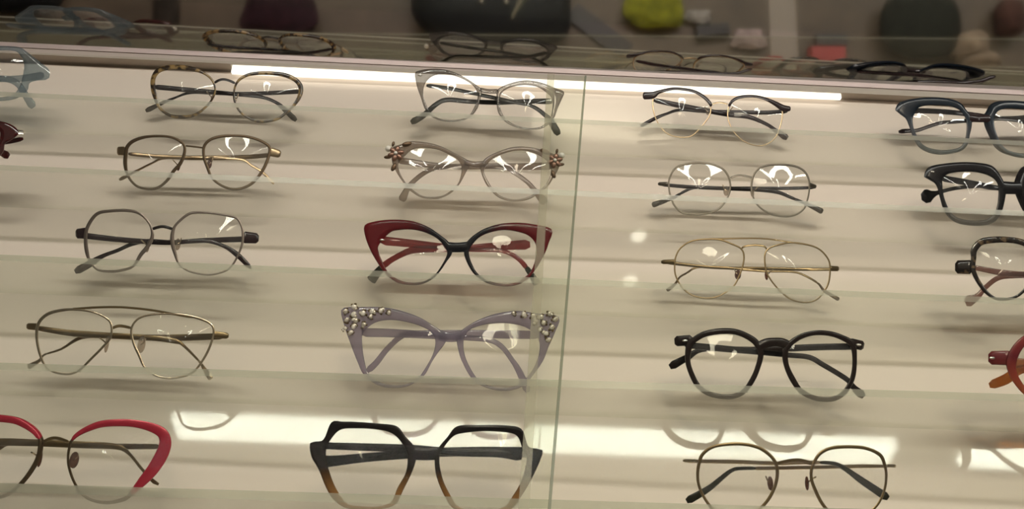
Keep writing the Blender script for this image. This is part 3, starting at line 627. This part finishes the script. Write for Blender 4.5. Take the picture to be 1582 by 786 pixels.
def ornament(P, g, o, put):
    kind, items = o
    mb = MB(); pm = MB(); lm = MB(); mpx = P.m_per()
    if kind == 'flower':
        for it in items:
            if it[0] == 'petals':
                _, x, y, r = it; c = P.pt((x, y), .0015)
                for k in range(6):
                    a = k * math.pi / 3 + .3; q = c + (U * math.cos(a) + VV * math.sin(a)) * (r * mpx * .62)
                    ax = (U * math.cos(a) + VV * math.sin(a), VV * math.cos(a) - U * math.sin(a), WW)
                    mb.ball(q, (r * mpx * .55, r * mpx * .36, .0010), ax, 10, 6)
                pm.ball(c + WW * .0012, r * mpx * .26)
            elif it[0] == 'pearl': pm.ball(P.pt((it[1], it[2]), .0012), it[3] * mpx)
            elif it[0] == 'leaf':
                _, x, y, r, a = it; ax = (U * math.cos(a) + VV * math.sin(a), VV * math.cos(a) - U * math.sin(a), WW)
                lm.ball(P.pt((x, y), .0010), (r * mpx, r * mpx * .5, .0012), ax, 10, 6)
        e = put(mb, 'flower_ornament', M['petal'])
        put(pm, 'pearl', M['pearl'], e); put(lm, 'leaf_ornament', M['bronze'], e)
    else:
        rnd = random.Random(5)
        for x, y, r in [q for x, y, r in items for q in ((x, y, r * .8), (x + rnd.uniform(-16, 16), y + rnd.uniform(-14, 16), r * .6))]:
            a = rnd.uniform(0, 3); ax = (U * math.cos(a) + VV * math.sin(a), VV * math.cos(a) - U * math.sin(a), WW)
            c = P.pt((x, y), .0012); t = [mb, mb, pm][rnd.randrange(3)]
            t.ball(c, (r * mpx, r * mpx * .8, r * mpx * .6), ax, 7, 4)
            for k in range(3):
                b = rnd.uniform(0, 6.3); lm.ball(c + (U * math.cos(b) + VV * math.sin(b)) * r * mpx * .9 - WW * .0006, r * mpx * .45, None, 7, 4)
        e = put(mb, 'jewel_cluster', M['gem']); put(pm, 'crystal_stone', M['stone'], e); put(lm, 'leaf_ornament', M['antgold'], e)

for g in SPECS: build_pair(g)

# ------------------------------------------------------------------ display cabinet
PHI = math.radians(54.5); MN = V((0, math.cos(PHI), math.sin(PHI))); MOFF = .0897 + MN.z * 1.763
def on_mirror(y): return V((0, y, (MOFF - MN.y * y) / MN.z))
PL = math.radians(12); PANN = V((0, -math.cos(PL), math.sin(PL))); PT = V((0, .058, 1.823))
PUP = V((0, math.sin(PL), math.cos(PL)))
def on_panel(z): t = (z - PT.z) / PUP.z; return PT + PUP * t
X0, X1 = -1.25, 1.45
cab = empty('display_cabinet', V((0, 0, .9)))
tag(cab, 'back panel and bronze top rail of the lit white eyewear display cabinet', 'display cabinet')
cb = V((0, 0, .9))
mb = MB(); lo, hi = on_panel(1.0), on_panel(1.823)
mb.hexa([V((X0, lo.y, lo.z)), V((X1, lo.y, lo.z)), V((X1, lo.y + .02, lo.z)), V((X0, lo.y + .02, lo.z)),
         V((X0, hi.y, hi.z)), V((X1, hi.y, hi.z)), V((X1, hi.y + .02, hi.z)), V((X0, hi.y + .02, hi.z))])
pn = mb.build('back_panel', M['panel'], cab, cb, False)
# top rail: a rose aluminium strip over a tan soffit
def rail(name, mat, y0, y1, ydep, th):
    q = []
    for (xp, dy) in ((0, -36.5), (1582, 38.5)):
        for yy in (y1, y0):
            d = ray(xp, yy + dy); q.append(CAM + d * ((ydep - CAM.y) / d.y))
    (a1, a0, b1, b0) = q
    def ext(p, r, x): return V((x, p.y, p.z + (r.z - p.z) * (x - p.x) / (r.x - p.x)))
    a1, b1, a0, b0 = ext(a1, b1, X0), ext(a1, b1, X1), ext(a0, b0, X0), ext(a0, b0, X1)
    k = V((0, th, 0)); mb = MB(); mb.hexa([a1, b1, b1 + k, a1 + k, a0, b0, b0 + k, a0 + k])
    return mb.build(name, mat, cab, cb, False)
_d = ray(791, 101); YM = (CAM + _d * ((MOFF + 0 - CAM.dot(MN)) / _d.dot(MN))).y     # where the mirror's foot meets the rail
rail('top_strip', M['trim_pink'], 101, 108, YM - .0015, .006)
rail('soffit', M['soffit'], 108, 118, YM - .0005, .016)

# five glass shelves
YB = []
for r in range(5):
    z = SHELF_Z[r]; (xa, ya), (xb, yb) = SHELF_PX[r]
    A = CAM + ray(xa, ya) * ((z - CAM.z) / ray(xa, ya).z); B = CAM + ray(xb, yb) * ((z - CAM.z) / ray(xb, yb).z)
    s = (B.y - A.y) / (B.x - A.x); f = lambda x: A.y + s * (x - A.x)
    th = .005; back = on_panel(z - th).y - .0005; YB.append((z, min(f(-1.15), f(1.35)), back))
    x0, x1 = -1.15, 1.35; b = V((0, back, z - th))
    mb = MB()
    mb.hexa([V((x0, f(x0), z - th)), V((x1, f(x1), z - th)), V((x1, back, z - th)), V((x0, back, z - th)),
             V((x0, f(x0), z)), V((x1, f(x1), z)), V((x1, back, z)), V((x0, back, z))], 0, [0, 0, 1, 1, 0, 1])
    o = mb.build('glass_shelf', [M['shelf'], M['shelf_edge']], None, b, False)
    names = ['topmost glass shelf, just under the lit top rail', 'second glass shelf from the top, under the beige flower-cornered glasses',
             'middle glass shelf, carrying the red and black cat-eye glasses', 'fourth glass shelf from the top, carrying the lilac jewelled glasses',
             'lowest glass shelf in view, carrying the red and gold cat-eye glasses']
    tag(o, names[r], 'shelf', 'glass shelves of the display')

# two sliding glass doors that overlap at the middle
def door_plane(off): return ORG + ROWN * off
DOFF = max((V((0, a[1], a[0])) - ORG).dot(ROWN) for a in YB) + .014
def door(name, off, pa, pb, right, label, sw):
    p = door_plane(off); A = hit(*pa, p, ROWN); B = hit(*pb, p, ROWN)     # top and bottom of its vertical edge
    up = (A - B).normalized(); bot = B - up * ((B.z - 1.108) / up.z)
    far = X1 + .1 if right else X0 - .1; th = .004
    mb = MB(); n = ROWN * th
    a0, a1 = bot, A; b0, b1 = V((far, bot.y, bot.z)), V((far, A.y, A.z))
    q = [a0, b0, b0 - n, a0 - n, a1, b1, b1 - n, a1 - n]
    mb.hexa(q, 0, [0, 0, 0, 0, 0, 1])
    o = mb.build(name, [M['door'], M['door_edge']], None, V((a0.x, a0.y, a0.z)), False)
    tag(o, label, 'glass door', 'sliding glass doors of the display')
    sx = V((sw if right else -sw, 0, 0)); mb = MB(); e = ROWN * .0008
    mb.hexa([a0 + e, a0 + sx + e, a0 + sx - n - e, a0 - n - e, a1 + e, a1 + sx + e, a1 + sx - n - e, a1 - n - e])
    mb.build('edge_seal', M['seal'] if right else M['door_edge'], o, V(o.location), False)
door('sliding_glass_door', DOFF + .006, (906, 118), (851, 786), False, 'left sliding glass door covering the crystal, tortoise and lilac glasses', .0013)
door('sliding_glass_door', DOFF, (846, 115), (801, 786), True, 'right sliding glass door covering the black round and gold aviator glasses', .0052)

# led strip under the rail
def led():
    y = YM + .001
    def at(x, yy): d = ray(x, yy); return CAM + d * ((y - CAM.y) / d.y)
    a, b = at(360, 97), at(1300, 150)
    z0 = at(800, 119).z; z1 = at(800, 130).z
    root = empty('led_strip_light', V(((a.x + b.x) / 2, y, z1)))
    tag(root, 'glowing white strip light under the top rail behind the top row', 'light')
    base = root.location.copy()
    mb = MB(); mb.box((a.x, y, z1), (b.x, y + .004, z0)); mb.build('diffuser', M['led'], root, base, False)
    mb = MB(); mb.box((a.x - .002, y - .0005, z0), (b.x + .002, y + .0065, z0 + .0015)); mb.build('housing', M['white'], root, base, False)
led()

# tilted mirror above the cabinet
m0, m1 = on_mirror(YM - .0005), on_mirror(-.12)
mb = MB(); n = MN * .005
mb.hexa([V((X0, m0.y, m0.z)), V((X1, m0.y, m0.z)), V((X1, m0.y, m0.z)) + n, V((X0, m0.y, m0.z)) + n,
         V((X0, m1.y, m1.z)), V((X1, m1.y, m1.z)), V((X1, m1.y, m1.z)) + n, V((X0, m1.y, m1.z)) + n])
mm = pbr('mirror_silver', (.72, .70, .66), .045, 1.0)
o = mb.build('mirror', mm, None, V((0, m0.y, m0.z)), False)
tag(o, 'tilted mirror above the cabinet reflecting the top row of glasses', 'mirror')

# ------------------------------------------------------------------ the shop around it
def slab(name, lo, hi, mat, label=None, kind='structure'):
    mb = MB(); mb.box(lo, hi); o = mb.build(name, mat, None, V(((lo[0] + hi[0]) / 2, (lo[1] + hi[1]) / 2, lo[2])), False)
    tag(o, label, None, None, kind); return o
wood = pbr('brown_wood', (.125, .090, .062), .5, 0, .4, .35, 9)
slab('floor', (-3, -4, -.05), (3, .6, 0), pbr('floor_tile', (.22, .18, .15), .4, 0, .5, .2, 3), 'brown shop floor')
slab('ceiling', (-3, -4, 2.56), (3, .6, 2.62), pbr('ceiling_paint', (.55, .51, .46), .8), 'pale shop ceiling')
slab('wall_back', (-3, .45, 0), (3, .55, 2.56), pbr('wall_paint', (.40, .35, .30), .8), 'wall behind the display cabinet')
slab('wall_front', (-3, -4.1, 0), (3, -4, 2.56), pbr('wall_paint_dark', (.20, .17, .15), .8), 'wall on the far side of the shop')
slab('counter', (-1.6, -.56, .95), (1.8, .0, 1.0), wood, 'brown wooden counter below the display cabinet', 'structure')
CZ = 1.0  # things on the counter stand in for blurred figures and shapes mirrored above
def soft(name, c, r, mat, label, cat, seed=1, bump=.18, parent=None, extra=None, flat=.35):
    """a soft slumped thing resting on the counter"""
    rnd = random.Random(seed); ph = [rnd.uniform(0, 6.28) for _ in range(6)]
    mb = MB(); nu, nv = 40, 20; rings = []
    for i in range(nv + 1):
        t = math.pi * (i + .02) / (nv + .04); ring = []
        for k in range(nu):
            a = 2 * math.pi * k / nu
            f = 1 + bump * (.5 * math.sin(3 * a + ph[0] + 2 * t) + .35 * math.sin(5 * a + ph[1] - 3 * t) + .3 * math.sin(7 * t + ph[2] + 2 * a))
            sx = abs(math.cos(a)) ** .7 * math.copysign(1, math.cos(a)); sy = abs(math.sin(a)) ** .7 * math.copysign(1, math.sin(a))
            z = math.cos(t) * r[2] * (1 + bump * .5 * math.sin(4 * a + ph[3]) * math.sin(t))
            ring.append(V((c[0] + r[0] * math.sin(t) ** .8 * sx * f, c[1] + r[1] * math.sin(t) ** .8 * sy * f, max(CZ + .0005, CZ + r[2] * .8 + z))))
        rings.append(ring)
    mb.grid(rings, True, False, 0, True)
    b = V((c[0], c[1], CZ))
    if parent: return mb.build(name, mat, parent, V(parent.location))
    o = mb.build(name, mat, None, b); tag(o, label, cat); return o
def strap(name, pts, w, mat, parent, base):
    mb = MB(); D = spline(pts, False, 40); rings = []
    for i, p in enumerate(D):
        a, b = V(D[max(0, i - 1)]), V(D[min(39, i + 1)]); t = (b - a).normalized(); s = t.cross(V((0, 0, 1))).normalized(); u = s.cross(t)
        p = V(p); rings.append([p + s * w + u * .002, p - s * w + u * .002, p - s * w - u * .002, p + s * w - u * .002])
    mb.grid(rings, True, False, 0, True); return mb.build(name, mat, parent, base)
fab = lambda n, c: pbr(n, c, .8, 0, .2, .4, 40)
bagm = pbr('black_leather', (.012, .013, .014), .5, 0, .25)
root = empty('stand_in_handbag', V((-.02, -.34, CZ))); tag(root, 'black studded bag standing in for a dark-clothed figure, mirrored above the crystal cat-eye glasses', 'bag')
soft('bag_body', (-.02, -.36, CZ), (.165, .095, .05), bagm, None, None, 3, .05, root)
strap('strap', [(-.12, -.36, 1.085), (-.14, -.42, 1.11), (-.02, -.45, 1.115), (.10, -.42, 1.11), (.09, -.36, 1.085)], .008, bagm, root, V(root.location))
for dx in (-.025, .025):
    mb = MB(); mb.ball((-.02 + dx, -.345, 1.092), .006); mb.build('stud', M['silver'], root, V(root.location))
soft('stand_in_scarf', (-.47, -.335, CZ), (.075, .06, .025), fab('maroon_wool', (.035, .012, .018)), 'dark maroon folded cloth standing in for a figure, mirrored at the top left', 'stand_in_scarf', 5, .16)
soft('glove', (-.71, -.325, CZ), (.028, .05, .012), fab('dark_brown_suede', (.035, .026, .02)), 'dark brown suede glove on the wooden counter', 'glove', 8, .12)
soft('hat', (-1.02, -.36, CZ), (.10, .06, .03), fab('black_felt', (.008, .008, .009)), 'black felt hat lying at the far left of the counter', 'hat', 9, .06)
soft('pouch', (.32, -.385, CZ), (.062, .052, .02), fab('lime_felt', (.26, .26, .018)), 'lime green felt glasses pouch on the counter', 'pouch', 11, .14)
mb = MB(); a = math.radians(-24); ca, sa = math.cos(a), math.sin(a)
def book(name, c, lx, ly, lz, rot, mat, label, cat):
    mb = MB(); ca, sa = math.cos(rot), math.sin(rot)
    def q(x, y, z): return V((c[0] + x * ca - y * sa, c[1] + x * sa + y * ca, c[2] + z))
    b = .12 * min(lx, ly, lz * 2)
    mb.hexa([q(-lx, -ly, 0), q(lx, -ly, 0), q(lx, ly, 0), q(-lx, ly, 0), q(-lx + b, -ly + b, lz), q(lx - b, -ly + b, lz), q(lx - b, ly - b, lz), q(-lx + b, ly - b, lz)])
    o = mb.build(name, mat, None, V(c), False); tag(o, label, cat); return o
book('magazine', (.205, -.325, CZ), .075, .022, .006, .62, pbr('dark_cover', (.035, .028, .026), .4), 'dark brown magazine lying slantwise beside the black stand-in bag', 'magazine')
soft('tissue', (.415, -.365, CZ), (.026, .014, .010), fab('white_paper', (.42, .38, .36)), 'crumpled white tissue beside the lime pouch', 'tissue', 13, .3)
soft('cleaning_cloth', (.525, -.320, CZ), (.034, .020, .010), fab('pink_cloth', (.42, .33, .31)), 'pale pink lens cleaning cloth on the counter', 'cloth', 17, .3)
book('glasses_case', (.445, -.335, CZ), .036, .013, .018, -.15, pbr('case_dark', (.03, .025, .024), .35), 'small dark hard glasses case between tissue and cloth', 'case')
book('leaflet', (.60, -.34, CZ), .030, .085, .003, -.05, pbr('leaflet_paper', (.30, .25, .215), .6), 'beige leaflet standing out on the brown counter', 'leaflet')
book('box', (.690, -.292, CZ), .038, .018, .022, -.04, pbr('red_card', (.36, .035, .035), .5), 'small red cardboard box on the counter', 'box')
book('wallet', (.700, -.326, CZ), .034, .013, .014, -.04, pbr('grey_leather', (.03, .03, .03), .5), 'dark grey leather wallet behind the red box', 'wallet')
soft('stand_in_jacket', (.885, -.362, CZ), (.084, .072, .03), fab('dark_olive_cotton', (.022, .024, .018)), 'folded dark olive garment standing in for a coated figure, between the red box and the beige paper bag', 'stand_in_jacket', 21, .05)
root = empty('stand_in_paper_bag', V((1.0, -.30, CZ))); tag(root, 'pale beige crumpled paper bag on the wooden counter', 'bag')
soft('bag_body', (.985, -.315, CZ), (.032, .032, .040), fab('kraft_paper', (.36, .27, .20)), None, None, 25, .12, root)
soft('bag_top', (1.005, -.285, CZ), (.040, .016, .036), fab('kraft_paper_pale', (.36, .27, .20)), None, None, 27, .1, root)
soft('stand_in_purse', (1.075, -.385, CZ), (.030, .040, .030), fab('red_brown_leather', (.085, .035, .028)), 'reddish brown leather purse behind and right of the beige paper bag', 'stand_in_purse', 29, .08)


# lamps of the shop: fluorescent tubes and spots on the ceiling, plus added unseen fill
def tube(x0, x1, label):
    root = empty('ceiling_light', V(((x0 + x1) / 2, -1.5, 2.56))); b = root.location.copy()
    tag(root, label, 'light', 'fluorescent ceiling lights')
    mb = MB(); mb.box((x0, -1.545, 2.50), (x1, -1.455, 2.53)); mb.build('diffuser', M['tube'], root, b, False)
    mb = MB(); mb.box((x0 - .01, -1.56, 2.53), (x1 + .01, -1.44, 2.56)); mb.build('housing', M['white'], root, b, False)
tube(-.92, 1.20, 'long ceiling light mirrored as the white band behind the black hexagonal glasses')
tube(1.42, 2.62, 'second ceiling light mirrored at the lower right of the panel')
def lamp(name, loc, size, power, c, aim):
    l = bpy.data.lights.new(name, 'AREA'); l.shape = 'RECTANGLE'; l.size, l.size_y = size; l.energy = power; l.color = c
    o = bpy.data.objects.new(name, l); col.objects.link(o); o.location = loc
    o.rotation_euler = (V(aim) - V(loc)).to_track_quat('-Z', 'Y').to_euler()
lamp('room_fill_light', (.1, -1.9, 2.555), (3.6, 2.2), 10, (1, .86, .73), (.15, 0, 1.55))  # added area light, brightens the whole room; no fixture belongs to it
def spot(x, y, k):
    R = .022 if y > -2 else .045
    root = empty('spotlight', V((x, y, 2.56))); b = root.location.copy()
    tag(root, 'small round ceiling spotlight, ' + k, 'light', 'ceiling spotlights')
    mb = MB(); mb.grid([[V((x + R * math.cos(a * math.pi / 10) * s, y + R * math.sin(a * math.pi / 10) * s, z)) for a in range(20)] for s, z in ((1, 2.56), (1.1, 2.50), (.85, 2.50), (.8, 2.52))], True, False, 0, False); mb.build('housing', M['white'], root, b)
    mb = MB(); mb.grid([[V((x + .8 * R * math.cos(a * math.pi / 10), y + .8 * R * math.sin(a * math.pi / 10), z)) for a in range(20)] for z in (2.505, 2.515)], True, False, 0, True); mb.build('bulb', M['spot'], root, b)
for x, y, k in ((.33, -.84, 'right of the camera'), (.33, -.70, 'nearest the cabinet'), (-1.0, -2.6, 'far left'), (-.1, -2.9, 'in the middle of the shop'), (1.2, -2.6, 'far right')):
    spot(x, y, k)

def beam(loc, aim, power, ang, rad=.32):
    l = bpy.data.lights.new('panel_fill_spot', 'SPOT'); l.energy = power; l.color = (1, .85, .70); l.spot_size = math.radians(ang); l.spot_blend = 1.0; l.shadow_soft_size = rad
    o = bpy.data.objects.new('panel_fill_spot', l); col.objects.link(o); o.location = loc; o.rotation_euler = (V(aim) - V(loc)).to_track_quat('-Z', 'Y').to_euler()
beam((.45, -2.7, 2.49), (.17, -.03, 1.50), 105, 24)  # added unseen soft spot, brightens the panel centre so the left falls off
w = bpy.data.worlds.new('world'); sc.world = w; w.use_nodes = True
bg = w.node_tree.nodes['Background']; bg.inputs[0].default_value = (1, .88, .75, 1); bg.inputs[1].default_value = .08
sc.view_settings.view_transform = 'Standard'; sc.view_settings.look = 'None'; sc.view_settings.exposure = 0.03; sc.view_settings.gamma = 1.0
sc.view_settings.use_curve_mapping = False
sc.cycles.transparent_max_bounces = 40; sc.cycles.max_bounces = 14; sc.cycles.glossy_bounces = 6; sc.cycles.caustics_reflective = False
sc.cycles.sample_clamp_indirect = 6.0
